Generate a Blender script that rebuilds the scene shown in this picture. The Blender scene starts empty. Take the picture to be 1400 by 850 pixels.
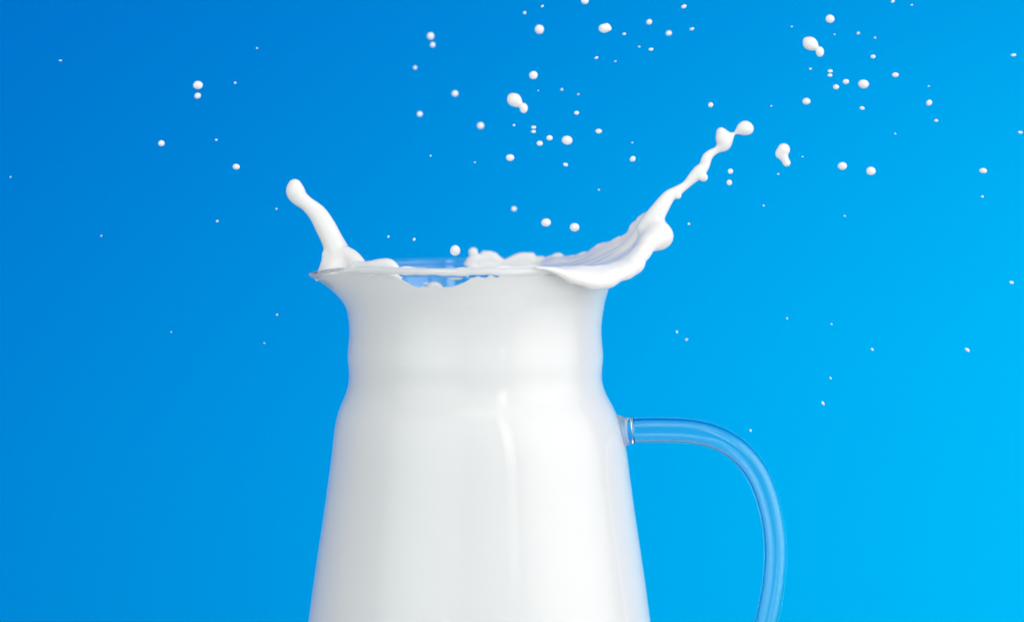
import bpy, math, random
import numpy as np
from mathutils import Vector, noise

# ------------------------------------------------------------------ scale and camera
S = 0.00025            # metres per unit; the units are the ones the jug was measured in
D = 4000.0             # camera distance in units (1 m)
EYE = (1500 - 200) * S # camera height above the table
AX = 650.0             # jug axis
scene = bpy.context.scene
COL = scene.collection

def W(px, py, d=0.0):
    """unit coordinates (px, py measured at the jug's depth, d = metres-like depth offset in units) -> world"""
    k = (D + d) / D
    return Vector(((px - 700) * k * S, d * S, (200 - py) * k * S + EYE))

def Warr(a):
    k = (D + a[:, 2]) / D
    return np.stack([(a[:, 0] - 700) * k * S, a[:, 2] * S, (200 - a[:, 1]) * k * S + EYE], 1)

cam_d = bpy.data.cameras.new('camera')
cam = bpy.data.objects.new('camera', cam_d); COL.objects.link(cam)
cam.location = (0, -D * S, EYE)
cam.rotation_euler = (math.radians(90), 0, 0)
cam_d.sensor_width = 36
cam_d.lens = 36 * D / 1400
cam_d.shift_y = -(425 - 200) / 1400
cam_d.clip_end = 50
cam_d.dof.use_dof = True
cam_d.dof.focus_distance = D * S - 0.015
cam_d.dof.aperture_fstop = 5.6
scene.camera = cam

# ------------------------------------------------------------------ studio light
world = bpy.data.worlds.new('World'); scene.world = world
world.use_nodes = True
bg = world.node_tree.nodes['Background']
bg.inputs[0].default_value = (1.0, 1.0, 1.0, 1)
bg.inputs[1].default_value = 0.22

def area(name, loc, target, sx, sy, power, color=(1, 1, 1), spread=180):
    l = bpy.data.lights.new(name, 'AREA'); l.shape = 'RECTANGLE'
    l.size, l.size_y, l.energy, l.color = sx, sy, power, color
    l.spread = math.radians(spread)
    o = bpy.data.objects.new(name, l); COL.objects.link(o)
    o.location = loc
    o.rotation_euler = (Vector(target) - Vector(loc)).to_track_quat('-Z', 'Y').to_euler()
    return o

def soft_edges(o):
    # diffusion cloth: brightest in the middle, falling off to the frame
    l = o.data; l.use_nodes = True; nt = l.node_tree
    em = nt.nodes['Emission']; g = nt.nodes.new('ShaderNodeNewGeometry'); sx = nt.nodes.new('ShaderNodeSeparateXYZ')
    nt.links.new(g.outputs['Parametric'], sx.inputs[0])
    outs = []
    for ax in 'XY':
        a = nt.nodes.new('ShaderNodeMath'); a.operation = 'SUBTRACT'; a.inputs[0].default_value = 1.0
        nt.links.new(sx.outputs[ax], a.inputs[1])
        m = nt.nodes.new('ShaderNodeMath'); m.operation = 'MULTIPLY'
        nt.links.new(sx.outputs[ax], m.inputs[0]); nt.links.new(a.outputs[0], m.inputs[1])
        outs.append(m)
    p_ = nt.nodes.new('ShaderNodeMath'); p_.operation = 'MULTIPLY'
    nt.links.new(outs[0].outputs[0], p_.inputs[0]); nt.links.new(outs[1].outputs[0], p_.inputs[1])
    k = nt.nodes.new('ShaderNodeMath'); k.operation = 'MULTIPLY'; k.inputs[1].default_value = 36.0
    nt.links.new(p_.outputs[0], k.inputs[0]); nt.links.new(k.outputs[0], em.inputs['Strength'])

JUG = (-0.0125, 0, 0.22)
soft_edges(area('softbox_key', (0.45, -0.99, 0.74), JUG, 0.20, 0.95, 0.95, (1.0, 0.99, 0.97)))
soft_edges(area('scrim_right', (1.20, -0.45, 0.50), JUG, 2.1, 2.2, 16.5, (1.0, 1.0, 0.995)))
soft_edges(area('added_fill_left', (-0.90, -1.00, 0.45), JUG, 1.8, 2.0, 10.0, (0.91, 0.98, 1.0)))  # fill lamp added to lift the left side of the milk
soft_edges(area('scrim_top', (0.10, -0.60, 1.50), JUG, 1.6, 1.2, 5.5, (1.0, 1.0, 0.99)))
def spot(name, loc, target, power, cone, color, radius=0.05):
    l = bpy.data.lights.new(name, 'SPOT'); l.energy = power; l.color = color
    l.spot_size = math.radians(cone); l.spot_blend = 1.0; l.shadow_soft_size = radius
    o = bpy.data.objects.new(name, l); COL.objects.link(o); o.location = loc
    o.rotation_euler = (Vector(target) - Vector(loc)).to_track_quat('-Z', 'Y').to_euler()
spot('added_backdrop_gel_spot', (0.88, -0.30, 0.14), (0.38, 0.60, 0.05), 98.0, 62, (0.1, 1.0, 0.22))  # added green lamp, grades the blue paper towards cyan at lower right
area('added_backdrop_strip', (0.10, 0.24, 0.02), (0.10, 0.60, 0.16), 1.3, 0.05, 1.95, (0.1, 1.0, 0.42))  # added unseen strip, brightens the bottom of the backdrop

vs = scene.view_settings
scene.display_settings.display_device = 'sRGB'
vs.view_transform = 'Standard'; vs.look = 'None'; vs.exposure = 0.14; vs.gamma = 1.0
vs.use_curve_mapping = False
scene.render.engine = 'CYCLES'
cy = scene.cycles
cy.use_denoising = True
try: cy.denoiser = 'OPENIMAGEDENOISE'
except Exception: pass
cy.max_bounces = 24; cy.transmission_bounces = 20; cy.glossy_bounces = 6
cy.diffuse_bounces = 9; cy.transparent_max_bounces = 12
cy.caustics_reflective = True; cy.caustics_refractive = True
cy.blur_glossy = 0.3
cy.sample_clamp_indirect = 8.0

# ------------------------------------------------------------------ materials
def pmat(name):
    m = bpy.data.materials.new(name); m.use_nodes = True
    return m, m.node_tree.nodes, m.node_tree.links, m.node_tree.nodes['Principled BSDF']

milk_mat, n, l, p = pmat('milk')
p.inputs['Base Color'].default_value = (0.85, 0.843, 0.83, 1)  # same milk as the fill, base darkened so splashes don't overexpose
p.inputs['Roughness'].default_value = 0.13
p.inputs['IOR'].default_value = 1.35
p.inputs['Subsurface Weight'].default_value = 0.6
p.inputs['Subsurface Radius'].default_value = (1.0, 0.8, 0.6)
p.inputs['Subsurface Scale'].default_value = 0.0026
tc = n.new('ShaderNodeTexCoord'); nz = n.new('ShaderNodeTexNoise')
nz.inputs['Scale'].default_value = 55; nz.inputs['Detail'].default_value = 2
bp = n.new('ShaderNodeBump'); bp.inputs['Strength'].default_value = 0.06; bp.inputs['Distance'].default_value = 0.002
l.new(tc.outputs['Object'], nz.inputs['Vector']); l.new(nz.outputs['Fac'], bp.inputs['Height'])
l.new(bp.outputs['Normal'], p.inputs['Normal'])

# the body of milk lies in optical contact with the glass: no air gap, so no gloss of its own there
fill_mat = milk_mat.copy(); fill_mat.name = 'milk_against_glass'
fill_mat.node_tree.nodes['Principled BSDF'].inputs['Specular IOR Level'].default_value = 0.0
fill_mat.node_tree.nodes['Principled BSDF'].inputs['Base Color'].default_value = (0.997, 0.995, 0.988, 1)  # same milk, base lightened to make up for light lost in the glass
fill_mat.node_tree.nodes['Principled BSDF'].inputs['Subsurface Weight'].default_value = 0.0

glass_mat, n, l, p = pmat('clear_glass')
p.inputs['Base Color'].default_value = (0.985, 0.995, 0.995, 1)
p.inputs['Transmission Weight'].default_value = 1.0
p.inputs['IOR'].default_value = 1.44
p.inputs['Roughness'].default_value = 0.0
tc = n.new('ShaderNodeTexCoord'); nz = n.new('ShaderNodeTexNoise')
nz.inputs['Scale'].default_value = 38; nz.inputs['Detail'].default_value = 1.5
mp = n.new('ShaderNodeMapping'); mp.inputs['Scale'].default_value = (1, 1, 0.35)
bp = n.new('ShaderNodeBump'); bp.inputs['Strength'].default_value = 0.10; bp.inputs['Distance'].default_value = 0.002
l.new(tc.outputs['Object'], mp.inputs['Vector']); l.new(mp.outputs['Vector'], nz.inputs['Vector'])
l.new(nz.outputs['Fac'], bp.inputs['Height']); l.new(bp.outputs['Normal'], p.inputs['Normal'])

rod_mat = glass_mat.copy(); rod_mat.name = 'clear_glass_rod'
rod_mat.node_tree.nodes['Principled BSDF'].inputs['IOR'].default_value = 1.33

paper_mat, n, l, p = pmat('blue_paper')
p.inputs['Base Color'].default_value = (0.0, 0.144, 0.60, 1)
p.inputs['Roughness'].default_value = 0.9
p.inputs['Specular IOR Level'].default_value = 0.0
tc = n.new('ShaderNodeTexCoord'); nz = n.new('ShaderNodeTexNoise')
nz.inputs['Scale'].default_value = 900; nz.inputs['Detail'].default_value = 3
mr = n.new('ShaderNodeMapRange'); mr.inputs['To Min'].default_value = 0.90; mr.inputs['To Max'].default_value = 1.10
mx = n.new('ShaderNodeMix'); mx.data_type = 'RGBA'; mx.blend_type = 'MULTIPLY'; mx.inputs['Factor'].default_value = 1
mx.inputs['A'].default_value = (0.0, 0.144, 0.60, 1)
l.new(tc.outputs['Object'], nz.inputs['Vector']); l.new(nz.outputs['Fac'], mr.inputs['Value'])
l.new(mr.outputs['Result'], mx.inputs['B']); l.new(mx.outputs['Result'], p.inputs['Base Color'])

table_mat, n, l, p = pmat('white_bounce_board')  # bounce surface added below frame, throws neutral light up at the jug
p.inputs['Base Color'].default_value = (0.60, 0.60, 0.60, 1)
p.inputs['Roughness'].default_value = 0.6

# ------------------------------------------------------------------ helpers
def mesh_obj(name, verts, faces, mat, parent=None, smooth=True):
    me = bpy.data.meshes.new(name)
    me.from_pydata([tuple(v) for v in verts], [], [tuple(f) for f in faces])
    me.validate()
    me.materials.append(mat)
    if smooth:
        me.polygons.foreach_set('use_smooth', [True] * len(me.polygons))
    me.update()
    o = bpy.data.objects.new(name, me); COL.objects.link(o)
    if parent: o.parent = parent
    return o

def root(name, label, cat, loc=(0, 0, 0)):
    o = bpy.data.objects.new(name, None); COL.objects.link(o)
    o.empty_display_size = 0.02; o.location = loc
    o['label'] = label; o['category'] = cat
    return o

def catmull(pts, n):
    pts = np.asarray(pts, float); m = len(pts)
    out = []
    for t in np.linspace(0, m - 1, n):
        i = min(int(t), m - 2); f = t - i
        p0, p1, p2, p3 = pts[max(i - 1, 0)], pts[i], pts[i + 1], pts[min(i + 2, m - 1)]
        out.append(0.5 * (2 * p1 + (p2 - p0) * f + (2 * p0 - 5 * p1 + 4 * p2 - p3) * f * f + (3 * p1 - p0 - 3 * p2 + p3) * f ** 3))
    return np.array(out)

def smoothstep(a, b, x):
    t = np.clip((np.asarray(x, float) - a) / (b - a), 0, 1)
    return t * t * (3 - 2 * t)

# ------------------------------------------------------------------ blue paper backdrop and an unseen table under the jug, white to bounce fill
def build_backdrop():
    xs = np.linspace(-1.6, 1.6, 17); zs = np.linspace(-0.3, 2.0, 14)
    v = [(x, 0.60, z) for z in zs for x in xs]
    nx = len(xs)
    f = [(i * nx + j, i * nx + j + 1, (i + 1) * nx + j + 1, (i + 1) * nx + j) for i in range(len(zs) - 1) for j in range(nx - 1)]
    o = mesh_obj('backdrop', v, f, paper_mat)
    o['kind'] = 'structure'
def build_table():
    x0, x1, y0, y1, z0, z1 = -0.36, 0.36, -0.50, 0.20, -0.03, -0.0008
    v = [(x, y, z) for z in (z0, z1) for y in (y0, y1) for x in (x0, x1)]
    f = [(0, 2, 3, 1), (4, 5, 7, 6), (0, 1, 5, 4), (2, 6, 7, 3), (0, 4, 6, 2), (1, 3, 7, 5)]
    o = mesh_obj('bounce_table', v, f, table_mat, smooth=False)
    o['kind'] = 'structure'
build_backdrop()
build_table()

# ------------------------------------------------------------------ jug surface
# (py, radius) of the outer wall
PROF = [(359.5, 190), (372, 187), (395, 182), (412, 177.5), (430, 174.3), (445, 172.6), (460, 172.6), (475, 174), (490, 174.6),
        (503, 173.3), (515, 172.8), (527, 174.6), (540, 179), (552, 185), (565, 190.5), (580, 195), (600, 199), (620, 201.8), (660, 207),
        (700, 212.6), (780, 224.5), (850, 234), (950, 246), (1080, 258), (1220, 266), (1360, 265), (1445, 256), (1484, 241), (1500, 222)]
PY = np.array([q[0] for q in PROF]); PR = np.array([q[1] for q in PROF])
def _cubic(x, xp, fp):
    m = np.gradient(fp, xp)
    x = np.asarray(x, float)
    i = np.clip(np.searchsorted(xp, x) - 1, 0, len(xp) - 2)
    h = xp[i + 1] - xp[i]; t = (x - xp[i]) / h
    return ((2*t**3 - 3*t**2 + 1) * fp[i] + (t**3 - 2*t**2 + t) * h * m[i] + (-2*t**3 + 3*t**2) * fp[i + 1] + (t**3 - t**2) * h * m[i + 1])
def base_r(py): return _cubic(np.clip(py, PY[0], PY[-1]), PY, PR)
def axis_x(py): return AX + 5.5 * smoothstep(515, 625, py)
def spout_w(th):
    a = (th - math.pi + math.pi) % (2 * math.pi) - math.pi     # angle from -x
    return np.exp(-(a / 0.34) ** 2)
RIM_Y = 359.5
def rim_y(th): return RIM_Y + 15 * spout_w(th)
def wall(th, py, off=0.0):
    """point on the jug wall (outer surface moved outwards by off); th=0 is +x, th=-pi/2 faces the camera"""
    ry = rim_y(th)
    y = ry + (py - RIM_Y) * (460 - ry) / (460 - RIM_Y) if py < 460 else py
    sp = 44 * max((432 - y) / (432 - 375.0), 0) ** 2.2 * spout_w(th)
    r = base_r(max(y, RIM_Y)) + sp + off
    return axis_x(y) + r * math.cos(th), y, r * math.sin(th)
def P3(x, y, d):            # orthogonal jug space (no perspective remap) -> world
    return Vector(((x - 700) * S, d * S, (200 - y) * S + EYE))

TH = 9.0      # wall thickness
NSEG = 288
ANG = [2 * math.pi * i / NSEG for i in range(NSEG)]

def rings_to_mesh(rings, close_start=False, close_end=False):
    v = [q for r in rings for q in r]; nn = len(rings[0]); f = []
    for i in range(len(rings) - 1):
        for j in range(nn):
            k = (j + 1) % nn
            f.append((i * nn + j, i * nn + k, (i + 1) * nn + k, (i + 1) * nn + j))
    if close_start: f.append(tuple(range(nn)))
    if close_end: f.append(tuple(reversed([(len(rings) - 1) * nn + j for j in range(nn)])))
    return v, f

jug = root('glass_jug', 'clear glass jug full of milk with pouring spout and looped handle', 'jug', P3(AX + 5.5, 1500, 0))
def child(name, verts, faces, mat, parent, rt):
    inv = Vector(rt.location)
    o = mesh_obj(name, [Vector(q) - inv for q in verts], faces, mat, parent)
    return o

RIM_SPLIT = 371.0
def outer_off(py): # small bead just under the lip
    return 1.6 * math.exp(-((py - 364.5) / 4.0) ** 2)
def build_body():
    ys = list(np.concatenate([np.arange(RIM_SPLIT, 640, 4.0), np.arange(640, 1290, 18.0), [1290, 1330, 1370, 1410, 1445, 1465, 1484, 1494, 1500]]))
    rings = [[P3(*wall(t, y)) for t in ANG] for y in ys]
    for k in (0.97, 0.9, 0.5, 0.02):                       # outer base
        rings.append([P3(axis_x(1500) + 222 * k * math.cos(t), 1501.0, 222 * k * math.sin(t)) for t in ANG])
    # inside: from the middle of the thick base up to the split
    for k in (0.02, 0.5, 0.85, 0.95):
        rings.append([P3(axis_x(1300) + 236 * k * math.cos(t), 1460 - 6 * k, 236 * k * math.sin(t)) for t in ANG])
    iy = [y for y in ys if y < 1450][::-1]
    rings += [[P3(*wall(t, y, -TH)) for t in ANG] for y in iy]
    v, f = rings_to_mesh(rings)
    f = [tuple(reversed(q)) for q in f]
    return child('body', v, f, glass_mat, jug, jug)
build_body()

def build_rim():
    prof = [(371.0, 0.0), (369.0, 0.25), (367, 0.9), (365, 1.5), (363, 1.5), (361.2, 0.6), (359.9, -1.2), (359.3, -3.5),
            (359.5, -6.0), (360.6, -8.2), (362.3, -9.7), (364.5, -10.2), (367, -9.8), (369.2, -9.2), (371.0, -9.0)]
    rings = [[P3(*wall(t, y, o)) for t in ANG] for (y, o) in prof]
    v, f = rings_to_mesh(rings)
    return child('rim', v, f, glass_mat, jug, jug)
rim = build_rim()

def tube(path, radii, nseg=28, flat=1.0):
    path = [Vector(q) for q in path]; rings = []
    up = Vector((0, 1, 0))
    for i, c in enumerate(path):
        t = (path[min(i + 1, len(path) - 1)] - path[max(i - 1, 0)]).normalized()
        a = up; b = t.cross(a).normalized(); a = b.cross(t).normalized()
        rings.append([c + (a * math.cos(w) * flat + b * math.sin(w)) * radii[i] for w in [2 * math.pi * k / nseg for k in range(nseg)]])
    return rings

def build_handle():
    ctr = [(864.5, 588.4), (880, 587.8), (905, 587.5), (945, 589.5), (980, 598), (1010, 616), (1035, 646), (1051, 686), (1059.5, 733), (1059.5, 778),
           (1052, 830), (1038, 880), (1015, 935), (985, 985), (950, 1025), (925, 1045), (905.3, 1055)]
    rad = [17.5, 17.5, 17.5, 17.3, 17, 16.8, 16.5, 16.2, 16, 16, 16, 16, 16.3, 16.6, 17, 17, 17]
    c = catmull([(x, y, r) for (x, y), r in zip(ctr, rad)], 96)
    rings = tube([P3(q[0], q[1], 0) for q in c], [q[2] * S for q in c], 32, 1.1)
    v, f = rings_to_mesh(rings, True, True)
    # drawn glass tube: an air core runs through it
    core = tube([P3(q[0], q[1], 0) for q in c[1:-1]], [q[2] * 0.80 * S for q in c[1:-1]], 32, 1.1)
    v2, f2 = rings_to_mesh(core, True, True)
    f = f + [tuple(reversed([i + len(v) for i in q])) for q in f2]; v = v + v2
    h = child('handle', v, f, rod_mat, jug, jug)
    # flared glass joints where the rod was fused to the wall
    for a, b in (((842.5, 590.5), (864.2, 588.4)), ((886, 1063), (905, 1055))):
        a = Vector(P3(*a, 0)); b = Vector(P3(*b, 0))
        path = [a.lerp(b, t) for t in np.linspace(0, 1, 12)]
        rr = [(24.5 - 6.8 * smoothstep(0, 0.9, t)) * S for t in np.linspace(0, 1, 12)]
        v, f = rings_to_mesh(tube(path, rr, 32, 1.05), True, True)
        child('joint', v, f, rod_mat, h, jug)
    return h
build_handle()

# ------------------------------------------------------------------ milk
milk = root('milk', 'white milk filling the glass jug and splashing up over its rim', 'milk', P3(AX + 5.5, 1460, 0))

def wall_top(th):
    """height (py in jug space) to which milk covers the inner wall"""
    x = AX + 176 * math.cos(th); s = math.sin(th)
    top = 366.5 - 3.0 * float(1 - smoothstep(500, 540, x))
    wob = 1.2 * math.sin(9 * th + 0.7) + 0.8 * math.sin(17 * th)
    if s < 0:
        dip = float(smoothstep(533, 578, x) * (1 - smoothstep(618, 664, x)))
        slit = 7.5 * math.exp(-((x - 663) / 4.0) ** 2) + 4.5 * math.exp(-((x - 679) / 3.5) ** 2) + 6.5 * math.exp(-((x - 519) / 7.0) ** 2)
        rag = 2.2 * noise.noise(Vector((x * 0.09, 3.1, 0))) + 1.2 * noise.noise(Vector((x * 0.23, 7.7, 0)))
        return top + 17.5 * dip + slit + (wob * 0.6 + rag) * dip
    dip = float(smoothstep(478, 506, x) * (1 - smoothstep(632, 652, x)))
    return top + 38 * dip + wob * dip

def build_fill():
    ys = list(np.concatenate([np.arange(0, 1.0001, 1 / 24.0)]))
    low = list(np.concatenate([np.arange(440, 640, 4.0), np.arange(640, 1450, 14.0)]))
    tops = [wall_top(t) for t in ANG]
    rings = []
    # surface from the centre outwards
    LEVEL = 402
    for rho in (0.02, 0.2, 0.4, 0.55, 0.68, 0.78, 0.86, 0.92, 0.96, 0.985):
        ring = []
        for t, tp in zip(ANG, tops):
            w = float(smoothstep(0.5, 1.0, rho)) ** 1.6
            x, y, d = wall(t, tp, -TH)
            yy = LEVEL + (y - LEVEL) * w + 2.2 * math.sin(5 * t + 6 * rho) * rho * (1 - w)
            ring.append(P3(AX + (x - AX) * rho, yy, d * rho))
        rings.append(ring)
    for u in ys:
        rings.append([P3(*wall(t, tp + (438 - tp) * u, -TH + 0.5)) for t, tp in zip(ANG, tops)])
    for y in low:
        rings.append([P3(*wall(t, y, -TH + 0.5)) for t in ANG])
    for k in (0.93, 0.5, 0.02):
        rings.append([P3(axis_x(1300) + 236 * k * math.cos(t), 1461 - 6 * k, 236 * k * math.sin(t)) for t in ANG])
    v, f = rings_to_mesh(rings)
    f = [tuple(reversed(q)) for q in f]
    return child('milk_fill', v, f, fill_mat, milk, milk)
build_fill()

def build_film():
    pts = []
    n_ = 90
    rings = []
    for i in range(n_):
        x = 486 + (768 - 486) * i / (n_ - 1)
        th = -math.acos((x - AX) / 178)
        e = min(i, n_ - 1 - i) / 10.0
        env = min(1, math.sqrt(max(e, 0.03)))
        hh = (4.2 + 0.8 * math.sin(i * 0.31) + 0.5 * math.sin(i * 0.83)) * env
        cy_ = 363.4 + 0.5 * math.sin(i * 0.2)
        ring = []
        for k in range(12):
            a = 2 * math.pi * k / 12
            ring.append(P3(*wall(th, cy_ + hh * math.sin(a), -7.6 + 3.6 * env * math.cos(a))))
        rings.append(ring)
    v, f = rings_to_mesh(rings, True, True)
    return child('rim_film', v, f, fill_mat, milk, milk)
build_film()

# ---- implicit surfaces for the splashes -------------------------------------
class Field:
    def __init__(s, lo, hi, h):
        s.lo = np.array(lo, float); s.h = h
        s.n = np.ceil((np.array(hi, float) - s.lo) / h).astype(int) + 1
        s.f = np.full(s.n, 30.0, np.float32)
    def _box(s, lo, hi):
        a = np.maximum(np.floor((np.array(lo) - s.lo) / s.h).astype(int), 0)
        b = np.minimum(np.ceil((np.array(hi) - s.lo) / s.h).astype(int) + 1, s.n)
        if (b <= a).any(): return None
        sl = tuple(slice(i, j) for i, j in zip(a, b))
        g = [(s.lo[i] + s.h * np.arange(a[i], b[i])).astype(np.float32) for i in range(3)]
        return sl, g[0][:, None, None], g[1][None, :, None], g[2][None, None, :]
    def ball(s, c, r, k=0.0, sc=(1, 1, 1)):
        m = r * max(sc) + 4 + k
        q = s._box(np.array(c) - m, np.array(c) + m)
        if q is None: return
        sl, X, Y, Z = q
        d = np.sqrt(((X - c[0]) / sc[0]) ** 2 + ((Y - c[1]) / sc[1]) ** 2 + ((Z - c[2]) / sc[2]) ** 2) - r
        s._join(sl, d, k)
    def cone(s, a, ra, b, rb, k=0.0):
        a = np.array(a, float); b = np.array(b, float); m = max(ra, rb) + 4 + k
        q = s._box(np.minimum(a, b) - m, np.maximum(a, b) + m)
        if q is None: return
        sl, X, Y, Z = q
        ab = b - a; L = max(float(ab @ ab), 1e-6)
        t = np.clip(((X - a[0]) * ab[0] + (Y - a[1]) * ab[1] + (Z - a[2]) * ab[2]) / L, 0, 1)
        d = np.sqrt((X - a[0] - t * ab[0]) ** 2 + (Y - a[1] - t * ab[1]) ** 2 + (Z - a[2] - t * ab[2]) ** 2) - (ra + (rb - ra) * t)
        s._join(sl, d, k)
    def chain(s, pts, k=0.0, n=None):
        """pts: (x, y, depth, r)"""
        c = catmull(pts, n or len(pts) * 4)
        g = Field.__new__(Field); g.lo, g.h, g.n = s.lo, s.h, s.n
        g.f = np.full(s.n, 30.0, np.float32)
        for p0, p1 in zip(c[:-1], c[1:]):
            g.cone(p0[:3], max(p0[3], 0.6), p1[:3], max(p1[3], 0.6))
        s.merge(g, k)
    def _join(s, sl, d, k):
        o = s.f[sl]
        if k > 0:
            hh = np.maximum(k - np.abs(o - d), 0) / k
            s.f[sl] = np.minimum(o, d) - hh * hh * k * 0.25
        else:
            s.f[sl] = np.minimum(o, d)
    def merge(s, g, k):
        idx = np.argwhere(g.f < 12)
        if len(idx) == 0: return
        a, b = idx.min(0), idx.max(0) + 1
        sl = tuple(slice(i, j) for i, j in zip(a, b))
        s._join(sl, g.f[sl], k)
    def blur(s, n=1):
        for _ in range(n):
            for ax in range(3):
                f = s.f; g = f.copy()
                a = [slice(None)] * 3; b = [slice(None)] * 3; c = [slice(None)] * 3
                a[ax] = slice(1, -1); b[ax] = slice(0, -2); c[ax] = slice(2, None)
                g[tuple(a)] = 0.5 * f[tuple(a)] + 0.25 * f[tuple(b)] + 0.25 * f[tuple(c)]
                s.f = g
    def mesh(s):
        """naive surface nets"""
        f = s.f; ins = f < 0
        nx, ny, nz_ = s.n
        c = np.zeros((nx - 1, ny - 1, nz_ - 1), np.uint8)
        for i in (0, 1):
            for j in (0, 1):
                for k in (0, 1):
                    c += ins[i:nx - 1 + i, j:ny - 1 + j, k:nz_ - 1 + k]
        act = np.argwhere((c > 0) & (c < 8))
        vid = np.full(c.shape, -1, np.int32); vid[tuple(act.T)] = np.arange(len(act))
        acc = np.zeros((len(act), 3)); cnt = np.zeros(len(act))
        corners = [(i, j, k) for i in (0, 1) for j in (0, 1) for k in (0, 1)]
        val = {q: f[act[:, 0] + q[0], act[:, 1] + q[1], act[:, 2] + q[2]] for q in corners}
        for q in corners:
            for ax in range(3):
                if q[ax]: continue
                r = list(q); r[ax] = 1; r = tuple(r)
                a, b = val[q], val[r]
                m = (a < 0) != (b < 0)
                t = np.where(m, a / np.where(m, a - b, 1), 0)
                pt = np.tile(np.array(q, float), (len(act), 1)); pt[:, ax] += t
                acc[m] += pt[m]; cnt[m] += 1
        v = s.lo + s.h * (act + acc / cnt[:, None])
        faces = []
        for ax in range(3):
            sl0 = [slice(1, -1)] * 3; sl0[ax] = slice(0, -1)
            sl1 = [slice(1, -1)] * 3; sl1[ax] = slice(1, None)
            A, B = ins[tuple(sl0)], ins[tuple(sl1)]
            e = np.argwhere(A != B)
            if len(e) == 0: continue
            off = np.ones(3, int); off[ax] = 0
            g = e + off
            u, w = [(1, 2), (2, 0), (0, 1)][ax]
            def cell(du, dw):
                q = g.copy(); q[:, u] -= du; q[:, w] -= dw
                return vid[q[:, 0], q[:, 1], q[:, 2]]
            quad = np.stack([cell(1, 1), cell(0, 1), cell(0, 0), cell(1, 0)], 1)
            flip = ~A[tuple(e.T)]
            quad[flip] = quad[flip][:, ::-1]
            faces.append(quad)
        # px grows right, py grows DOWN, depth grows away: mapping to (x, z=-py, y=depth) keeps handedness (checked below)
        return v, np.concatenate(faces)

def field_obj(name, fld, mat, parent, rt, remap=True):
    v, f = fld.mesh()
    w = Warr(v)
    o = mesh_obj(name, w - np.array(rt.location)[None, :], f.tolist(), mat, parent)
    return o

def build_jet():
    F = Field((385, 236, -150), (560, 392, 45), 1.1)
    # leaning column with a bulbous head
    F.chain([(403, 254, -8, 9.5), (404, 262, -8, 13), (409.5, 270.5, -8, 11.5), (420, 279, -9, 10.2), (434, 292, -11, 12.6), (445, 310, -13, 14.2),
             (454, 328, -15, 14.8), (461, 344, -17, 17), (466, 360, -18, 20), (470, 376, -18, 20)], 0)
    F.chain([(474, 348, -30, 11), (482, 353, -38, 11), (490, 361, -48, 10), (498, 372, -55, 8)], 6)
    F.chain([(446, 349, -20, 6), (447, 362, -22, 8), (440, 374, -20, 6), (434, 381, -14, 4)], 7)
    F.chain([(488, 366, -60, 8), (505, 364.5, -80, 8), (520, 362, -95, 8.5), (532, 361.5, -105, 8), (541, 368, -112, 6), (548, 378, -116, 4)], 6)
    F.ball((460, 372, -25), 22, 8)
    F.blur(2)
    return field_obj('splash_jet', F, milk_mat, milk, milk)
build_jet()

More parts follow.
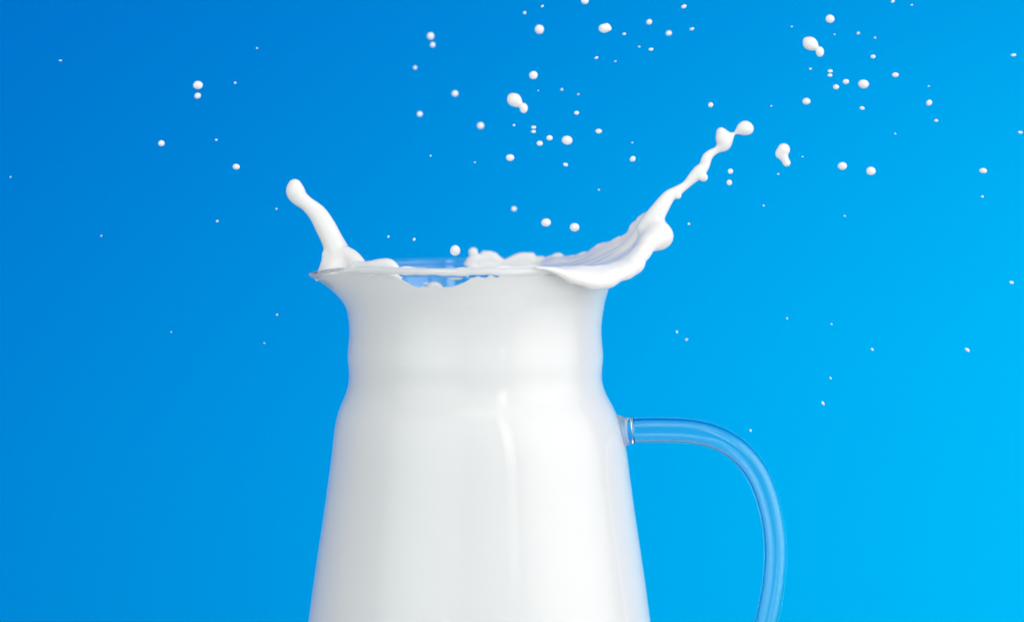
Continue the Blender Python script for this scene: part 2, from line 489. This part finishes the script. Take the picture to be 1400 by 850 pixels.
def build_crown():
    F = Field((628, 158, -190), (1040, 410, 200), 1.3)
    B = catmull([(738, 360, 158, 5), (750, 357, 150, 5.5), (761, 354.5, 141, 6), (779, 356, 128, 6), (800, 352.5, 112, 6.5), (813, 346, 102, 7),
                 (826, 339.5, 90, 7), (842, 334, 72, 7), (856, 328, 56, 7), (868, 315, 40, 7.5), (880, 302, 24, 9), (890, 297, 10, 10)], 110)
    M = catmull([(742, 377, 0, 6), (765, 377, 4, 6), (790, 374, 8, 6), (815, 367, 12, 6), (838, 358, 12, 6), (858, 347, 10, 6.5), (874, 332, 6, 7.5), (889, 309, 0, 9)], 110)
    F1 = catmull([(732, 365, -172, 1.4), (760, 366, -154, 2.8), (790, 367.5, -132, 4.5), (815, 368, -110, 5.5), (838, 365, -84, 6.5), (858, 356, -60, 7),
                  (872, 344, -40, 8), (881, 331, -24, 9), (892, 317, -12, 11)], 110)
    F2 = catmull([(733, 365.6, -176, 1.5), (758, 369.5, -169, 4.2), (783, 379.5, -153, 7.6), (808, 385.6, -134, 9.3), (832, 383.3, -110, 10.6), (854, 371.5, -84, 10.5),
                  (870, 362, -62, 11.5), (879, 346, -44, 9.5), (891, 331, -28, 12.5), (903.5, 323, -16, 13.5)], 110)
    rnd = random.Random(3)
    for i in range(110):
        t = i / 109
        span = np.linalg.norm(B[i][:3] - F1[i][:3])
        ns = max(int(span / 3.0), 4)
        for j in range(ns + 1):
            s_ = -1 + 2 * j / ns
            q = B[i] * s_ * (s_ - 1) / 2 + M[i] * (1 - s_ * s_) + F1[i] * s_ * (s_ + 1) / 2
            fold = 7.5 * noise.noise(Vector((2.1 * s_ + 0.9 * t, 1.6 * t + 0.4 * s_, 4.2))) * (1 - s_ * s_) * min(1, 0.3 + 1.5 * t)
            fold += 3.2 * noise.noise(Vector((5.0 * s_ + 2.5 * t, 2.6 * t, 9.1))) * (1 - s_ ** 4)
            F.ball((q[0] + 0.6 * fold, q[1] + fold, q[2]), q[3])
        for j in range(1, 9):
            w = j / 8
            q = F1[i] * (1 - w) + F2[i] * w
            bul = math.sin(math.pi * w) * 3
            rip = 1 + 0.10 * math.sin(31 * t + 2.2 * w) * w + 0.06 * math.sin(57 * t + 1)
            F.ball((q[0], q[1], q[2] - bul), q[3] * rip)
    # uneven beads along the far edge of the sheet
    for i in range(0, 100, 2):
        q = B[i]; t = i / 109
        b_ = 2.6 * max(0, math.sin(38 * t + 1.0)) ** 2 + 1.8 * max(0, math.sin(71 * t)) ** 2
        F.ball((q[0], q[1] - 0.55 * b_, q[2] + 1.5), q[3] * 0.86 + b_ * 0.75, 2)
    # lumps along the far side of the rim
    G = [(640, 361, 168, 4), (647, 355, 168, 7), (655, 356, 170, 8.5), (668, 353, 170, 8.5), (680, 357, 168, 7.5), (690, 360, 167, 5.5), (700, 357, 166, 7),
         (711, 353.5, 164, 8), (722, 353.5, 162, 8), (734, 358, 158, 6.5), (745, 359, 154, 6)]
    F.chain(G, 4)
    F.chain([(q[0], q[1] + 12, q[2] - 3, q[3]) for q in G], 4)
    F.ball((647, 344.5, 166), 6.6, 3)
    for (x, y, d, r) in ((641, 356, 170, 4), (636.5, 361, 171, 3), (662, 346, 171, 4), (727, 350, 162, 5)):
        F.ball((x, y, d), r, 3)
    F.chain([(669, 347, 168, 4), (676, 350, 168, 5)], 4)
    # tendril thrown up to the right
    F.chain([(884, 312, -2, 13), (894, 298, -2, 13), (902, 286, 0, 11.5), (908, 277, 2, 10.2), (915, 268, 4, 8.6), (926, 261, 6, 7.2), (937.5, 253, 8, 5.6),
             (947, 243.5, 10, 7.2), (955, 235.5, 12, 8.8), (962.5, 227.5, 13, 7.3), (966.5, 216, 14, 6.9), (972.5, 209.5, 15, 5.6), (981, 204.5, 16, 4.9),
             (990, 197, 17, 9.6), (989.3, 189, 17, 11), (986, 180.5, 17, 6.6)], 5, 70)
    F.chain([(995, 189, 17, 7), (1001, 184.6, 17, 3.6), (1005, 182, 17, 2.3), (1011, 178.5, 17, 5.6), (1018, 175.2, 17, 10), (1022, 176, 17, 8.6)], 4, 30)
    F.ball((962, 242.5, 8), 6.0, 3)
    F.ball((927.5, 268, 3), 4.2, 3)
    F.ball((904, 322, -14), 12.5, 12)
    F.ball((896, 328, -18), 12.5, 12)
    F.ball((900, 312, -8), 11.5, 10)
    F.blur(1)
    return field_obj('splash_crown', F, milk_mat, milk, milk)
build_crown()

# small pieces clinging inside the glass
def build_bead(name, x, y, d, rx, ry, rz):
    v, f = ico(3)
    v = v * np.array([rx, ry, rz])[None, :]
    w = Warr(np.stack([x + v[:, 0], y - v[:, 2], d + v[:, 1]], 1)) - np.array(milk.location)[None, :]
    return mesh_obj(name, w, f, milk_mat, milk)

_ico = {}
def ico(sub):
    if sub not in _ico:
        import bmesh
        bm = bmesh.new(); bmesh.ops.create_icosphere(bm, subdivisions=sub, radius=1.0)
        bm.verts.ensure_lookup_table()
        _ico[sub] = (np.array([v.co[:] for v in bm.verts]), [[v.index for v in q.verts] for q in bm.faces])
        bm.free()
    v, f = _ico[sub]
    return v.copy(), f
build_bead('surface_bubble', 594.5, 396, -148, 12.5, 9, 12)
build_bead('clinging_bead', 623.5, 379.8, -170, 9.5, 1.6, 2.2)
build_bead('clinging_bead', 583, 386.5, -158, 3.4, 2, 1.6)
build_bead('clinging_bead', 639.6, 376, -170, 1.3, 1.3, 3.0)

# ------------------------------------------------------------------ droplets in the air
rnd = random.Random(11)
def droplet(x, y, rx, ry, rot, depth, label, group=None, name='milk_droplet'):
    v, f = ico(4 if rx > 3 else 2)
    seed = Vector((x * 0.13, y * 0.17, depth * 0.05))
    amp = 0.05 if rx > 3 else 0.03
    for i in range(len(v)):
        q = Vector(v[i])
        v[i] *= 1 + amp * noise.noise(q * 0.9 + seed)
    k = (D + depth) / D * S
    v = v * np.array([rx, (rx + ry) * 0.5, ry])[None, :] * k
    c, s = math.cos(math.radians(rot)), math.sin(math.radians(rot))
    v = np.stack([v[:, 0] * c - v[:, 2] * s, v[:, 1], v[:, 0] * s + v[:, 2] * c], 1)
    o = mesh_obj(name, v, f, milk_mat)
    o.location = W(x, y, depth)
    o['label'] = label; o['category'] = 'droplet'
    if group: o['group'] = group
    return o

def blob(balls, label, depth, name='milk_droplet', k=3.0, h=0.7):
    """balls: (x, y, ddepth, r, sx, sy)"""
    b = np.array(balls)
    m = b[:, 3].max() * 1.4 + 5
    F = Field((b[:, 0].min() - m, b[:, 1].min() - m, -m - 3), (b[:, 0].max() + m, b[:, 1].max() + m, m + 3), h)
    for (x, y, d, r, sx, sy) in balls: F.ball((x, y, d), r, k, (sx, sy, 1))
    F.blur(2)
    v, f = F.mesh()
    v[:, 2] += depth
    c = W(b[:, 0].mean(), b[:, 1].mean(), depth)
    w = Warr(v) - np.array(c)[None, :]
    o = mesh_obj(name, w, f.tolist(), milk_mat)
    o.location = c
    o['label'] = label; o['category'] = 'droplet'
    return o

# joined lumps
blob([(703, 136.5, 0, 9.2, 1.05, 1), (707, 140, 2, 7, 1, 1), (699.5, 133, 0, 5, 1, 1), (716, 148, -1, 6.4, 0.88, 1.12)],
     'large lumpy milk drop with a smaller one stuck to it, above the jug mouth', 30, k=2.5)
blob([(1107.5, 59.5, 0, 9.4, 1.05, 0.98), (1112, 62.5, 2, 7, 1, 1), (1103, 56, 0, 5, 1, 1), (1121, 71, -1, 6.4, 0.88, 1.12)],
     'large lumpy milk drop with a smaller one stuck to it, in the upper right', 0, k=2.5)
blob([(1071.5, 204.5, 0, 8.6, 1, 1), (1067.5, 210, 1, 7.6, 1, 1), (1072, 216, 0, 6, 1, 1), (1075.5, 222.5, 0, 5.4, 1, 1)],
     'bean shaped milk drop bent in the middle, beyond the tip of the long tendril', 5, k=3)
blob([(825.5, 39, 0, 6.6, 1.1, 0.95), (830, 38, 0, 5.4, 1, 1), (833.5, 39.8, 0, 2.6, 1, 1), (829.5, 34, 0, 2.3, 1, 1)],
     'dented milk drop with a pointed right side, near the top centre edge', 8, k=2)

DROPS = [
 # x, y, rx, ry, rot, depth, label
 (799.5, 1.5, 5.2, 4.6, 0, 5, 'milk drop cut by the top edge of the picture, above the jug'),
 (741.5, 8.7, 2.4, 1.5, 35, 0, 'tiny tilted milk drop near the top edge, left of the cut-off drop'),
 (717.3, 17.7, 2.4, 2.1, 40, 20, 'tiny milk drop up and left of the round drop at top centre'),
 (737.4, 40.3, 6.2, 6.4, 0, 25, 'round milk drop at top centre, left of the dented drop'),
 (887.5, 30.3, 4.1, 3.7, 30, 20, 'small milk drop right of the dented drop at top centre'),
 (914.3, 45.6, 4.2, 3.6, 20, 35, 'small blurred milk drop, lower of two right of the dented drop'),
 (935, 9.2, 3.8, 2.6, 22, 10, 'small tilted oval milk drop near the top edge, right of centre'),
 (946, 39.8, 3.2, 1.9, 18, 5, 'flat little milk drop just right of a blurred drop, upper centre'),
 (853.4, 46.6, 2.7, 1.8, 5, 5, 'flat little milk drop just lower right of the dented drop'),
 (890, 67.6, 3.2, 2.1, 3, 5, 'flat little milk drop alone below the small drops right of the dented drop'),
 (874, 64, 1.7, 1.3, 0, 20, 'pinprick milk drop just left of a flat little drop, upper centre'),
 (815.5, 79.2, 2.7, 1.8, 20, 5, 'tiny tilted milk drop straight below the dented drop'),
 (841.3, 84, 1.6, 1.0, 20, 5, 'pinprick milk drop lower right of the tiny drop beneath the dented drop'),
 (588.7, 49.5, 4.9, 5.0, 0, 55, 'upper and larger of two stacked milk drops, left of top centre'),
 (591.6, 61.5, 3.6, 3.6, 0, 55, 'lower and smaller of two stacked milk drops, left of top centre'),
 (567.5, 92.6, 2.8, 2.8, 0, 60, 'small blurred milk drop below the stacked pair left of top centre'),
 (729.3, 103, 6.0, 5.7, 0, 0, 'round milk drop directly above the lumpy drop over the jug mouth'),
 (622, 128, 4.4, 4.3, 0, 50, 'round blurred milk drop left of the lumpy drop over the jug mouth'),
 (573.8, 156, 3.9, 3.9, 0, 50, 'lone milk drop furthest left among those over the jug mouth'),
 (657, 171.8, 4.9, 4.8, 0, 50, 'round milk drop lower left of the lumpy drop over the jug mouth'),
 (768, 122.5, 2.1, 1.7, 20, 25, 'faint speck of milk right of the lumpy drop over the jug mouth'),
 (790.7, 129, 1.5, 1.3, 0, 30, 'fainter and right one of two milk specks over the jug mouth'),
 (735.7, 124, 1.0, 0.9, 0, 10, 'pinprick of milk between round drop and lumpy drop over the jug'),
 (788.3, 154.4, 3.4, 2.6, 0, 0, 'small oval milk drop right of the lumpy drop over the jug mouth'),
 (702.7, 171.3, 1.8, 1.5, 0, 0, 'tiny milk drop straight below the lumpy drop over the jug mouth'),
 (729.6, 174.2, 3.4, 2.3, 0, 0, 'upper of two flat stacked milk drops over the jug mouth'),
 (729.4, 180, 3.4, 2.2, 0, 0, 'lower of two flat stacked milk drops over the jug mouth'),
 (818.5, 179.5, 4.5, 3.3, 0, 0, 'oval milk drop right of the widest drop over the jug mouth'),
 (751.3, 188.6, 4.3, 3.6, 0, 0, 'small milk drop between the flat stacked pair and the widest drop over the jug'),
 (738, 196, 4.2, 3.6, 0, 0, 'small milk drop just below the flat stacked pair over the jug'),
 (775.3, 191.8, 7.4, 6.2, -8, 0, 'widest oval milk drop in the cluster over the jug mouth'),
 (697.4, 215.6, 5.6, 4.7, 0, 0, 'oval milk drop at the lower left of the cluster over the jug mouth'),
 (773.2, 225, 3.4, 2.4, -15, 0, 'small flat milk drop below the widest drop over the jug mouth'),
 (865, 217.3, 4.2, 3.6, 50, 0, 'tilted milk drop left of the long tendril, above the splash crown'),
 (864.6, 195, 1.5, 1.0, 0, 0, 'pinprick of milk above the tilted drop left of the tendril'),
 (818.8, 259.5, 1.7, 1.0, -40, 0, 'pinprick of milk between jug cluster and splash crown'),
 (702.7, 285.5, 3.7, 3.6, 0, 45, 'small blurred milk drop above the jug mouth, left of two larger ones'),
 (746.5, 304, 6.6, 5.6, 0, 0, 'left one of two large round milk drops just above the splash crown'),
 (785.7, 310.6, 6.6, 5.9, 0, 0, 'right one of two large round milk drops just above the splash crown'),
 (622.3, 342.3, 6.9, 7.3, 0, -40, 'round white milk drop hovering right at the jug rim'),
 (566.3, 327.2, 1.8, 2.3, -25, -10, 'right one of two tiny milk drops above the open jug rim'),
 (531, 323.4, 1.4, 1.8, -25, -10, 'left one of two tiny milk drops above the open jug rim'),
 (649.3, 222, 1.4, 1.0, 0, 10, 'pinprick of milk left of the oval drop at the lower left of the jug cluster'),
 (588.7, 213, 1.4, 1.1, -60, 10, 'pinprick of milk far left below the lone drop over the jug'),
 # right cluster
 (1134.7, 26, 6.1, 5.7, 0, 0, 'round milk drop above the lumpy drop in the upper right'),
 (1220.6, 2.2, 2.9, 1.9, 20, 0, 'little flat milk drop touching the top edge, upper right'),
 (1246.4, 7, 1.9, 1.2, 15, 0, 'pinprick of milk nearest the top edge, upper right'),
 (1082.6, 36.6, 1.4, 1.1, 0, 10, 'pinprick of milk up and left of the lumpy drop in the upper right'),
 (1141, 47.2, 1.3, 1.0, 0, 10, 'pinprick of milk straight below the round drop in the upper right'),
 (1173.3, 45.5, 2.3, 1.8, 20, 25, 'faint tiny milk drop right of the lumpy drop in the upper right'),
 (1196.3, 51.8, 1.6, 1.3, 0, 30, 'fainter speck right of the faint tiny drop in the upper right'),
 (1193.6, 77.5, 3.4, 2.6, 0, 0, 'small oval milk drop right of the lumpy drop in the upper right'),
 (1224, 102.5, 4.6, 3.3, 0, 0, 'oval milk drop right of the widest drop in the upper right cluster'),
 (1108, 94.3, 1.9, 1.5, 0, 0, 'tiny milk drop below the lumpy drop in the upper right'),
 (1135, 97.4, 3.4, 2.3, 0, 0, 'upper of two flat stacked milk drops in the upper right'),
 (1134.7, 103, 3.3, 2.2, 0, 0, 'lower of two flat stacked milk drops in the upper right'),
 (1156.5, 111.8, 4.3, 3.6, 0, 0, 'small milk drop just left of the widest drop in the upper right cluster'),
 (1143, 119, 4.2, 3.5, 0, 0, 'small milk drop just below the flat stacked pair in the upper right'),
 (1180.6, 115, 7.4, 6.2, -8, 0, 'widest oval milk drop in the upper right cluster'),
 (1102.5, 138.6, 5.6, 4.6, 0, 0, 'oval milk drop at the lower left of the upper right cluster'),
 (1178.7, 148, 3.4, 2.3, -15, 0, 'small flat milk drop below the widest drop in the upper right'),
 (971.6, 143.4, 3.5, 3.5, 0, -10, 'small round milk drop just above the beaded tip of the tendril'),
 (1270.3, 140.5, 4.3, 3.7, 50, 0, 'tilted milk drop right of the upper right cluster'),
 (1270, 118, 1.5, 1.0, 0, 0, 'pinprick of milk above the tilted drop at right'),
 (1280, 165, 2.8, 2.0, 0, 0, 'tiny milk drop below the tilted drop at right'),
 (1385.6, 75.5, 3.7, 2.0, 5, 0, 'thin flat milk drop near the right edge, high up'),
 (1395, 181, 3.1, 1.9, -8, 0, 'small flat milk drop at the right edge, below the thin flat one'),
 (998.6, 234.2, 3.6, 3.6, 0, -10, 'upper of two round milk drops right of the tendril'),
 (997.2, 249.6, 3.7, 3.9, 0, -10, 'lower of two round milk drops right of the tendril'),
 (1151.5, 227, 6.4, 5.4, 0, 0, 'left one of two large milk drops right of the bean shaped drop'),
 (1190.7, 233.7, 6.5, 5.8, 0, 0, 'right one of two large milk drops right of the bean shaped drop'),
 (1344.2, 233.4, 5.2, 3.7, -5, 0, 'lone oval milk drop toward the right edge'),
 (1343.2, 268.8, 2.0, 1.5, -10, 0, 'tiny milk drop straight below the lone oval drop at right'),
 (1224, 182.8, 1.6, 0.9, -40, 0, 'pinprick of milk below the upper right cluster, right of the two large drops'),
 (1064, 238, 1.5, 1.3, 0, 10, 'pinprick of milk just below the bean shaped drop'),
 (1054.5, 145, 1.3, 1.0, 0, 10, 'pinprick of milk up and left of the bean shaped drop'),
 (1097.3, 214.3, 1.2, 0.9, 0, 10, 'pinprick of milk just right of the bean shaped drop'),
 (941.8, 306, 1.8, 1.6, 0, -5, 'tiny milk drop just right of the splash crown'),
 (1044, 281, 1.4, 1.2, 0, 10, 'pinprick of milk midway between the crown and the lone oval drop'),
 (1155, 295, 1.7, 1.0, -45, 10, 'faint speck of milk below the two large drops at right'),
 (1383, 386, 3.1, 1.9, -18, 5, 'flat milk drop near the right edge, half way down'),
 (1322.5, 478, 3.9, 2.1, -40, 5, 'slanting milk drop, largest above the handle at far right'),
 (1192.5, 477.4, 2.4, 1.4, -45, 5, 'small slanting milk drop left of the largest slanting one at right'),
 (1076, 435, 1.8, 0.9, -50, 5, 'upper slanting speck of milk above the handle loop'),
 (1137, 443, 1.6, 0.9, -40, 5, 'slanting speck of milk right of another above the handle loop'),
 (1135.6, 516.5, 2.2, 1.1, -50, 5, 'upper of two slanting milk specks right of the handle bend'),
 (1125.3, 550.8, 3.1, 1.6, -60, 5, 'lower and larger of two slanting milk specks right of the handle bend'),
 (925.6, 453.6, 2.1, 1.5, -75, 5, 'left one of two tiny milk drops right of the jug neck'),
 (938.7, 464, 1.9, 1.8, 0, 20, 'right one of two tiny milk drops right of the jug neck'),
 (1026.3, 588.2, 2.0, 1.4, -70, -5, 'tiny milk drop just outside the top bend of the handle'),
 # left side
 (82.6, 83, 2.3, 1.2, -3, 0, 'flat speck of milk alone in the far upper left'),
 (351.4, 66, 1.5, 1.2, 0, 0, 'speck of milk highest among those at upper left'),
 (270.6, 116.5, 6.6, 5.9, 0, 0, 'upper and larger of two stacked milk drops in the upper left'),
 (270.2, 131, 4.5, 4.1, 25, 0, 'lower and smaller of two stacked milk drops in the upper left'),
 (321.5, 113.4, 1.7, 1.7, 0, 0, 'speck of milk right of the stacked pair in the upper left'),
 (295.7, 191.3, 1.8, 1.5, 0, 0, 'speck of milk between two lone round drops at left'),
 (220.6, 196, 4.4, 4.1, 0, 0, 'leftmost lone round milk drop, left of the splash jet'),
 (323, 228, 4.8, 4.1, -8, 0, 'lone oval milk drop nearest the left splash jet'),
 (297, 302.3, 2.0, 1.6, 20, 0, 'tiny milk drop lower left of the splash jet head'),
 (378, 285.5, 1.5, 1.4, 0, 0, 'speck of milk just left of the splash jet'),
 (379, 430, 1.7, 1.5, 20, 0, 'speck of milk left of the jug neck'),
 (138.6, 322.3, 1.6, 1.0, 55, 5, 'faint speck of milk alone at far left, level with the jet'),
 (234, 453.6, 1.3, 0.9, 60, 5, 'faint speck of milk far left of the jug neck'),
 (361.5, 469, 1.3, 1.1, 0, 5, 'fainter speck of milk left of the jug neck, below another'),
 (14.5, 242, 1.5, 0.9, 50, 5, 'faint speck of milk at the left edge'),
]
for x, y, rx, ry, rot, dep, lab in DROPS:
    g = 'tiny milk specks in the air' if rx < 2.5 else 'milk drops in the air'
    droplet(x, y, rx, ry, rot, dep * 2.5 if dep >= 20 else dep, lab, g)
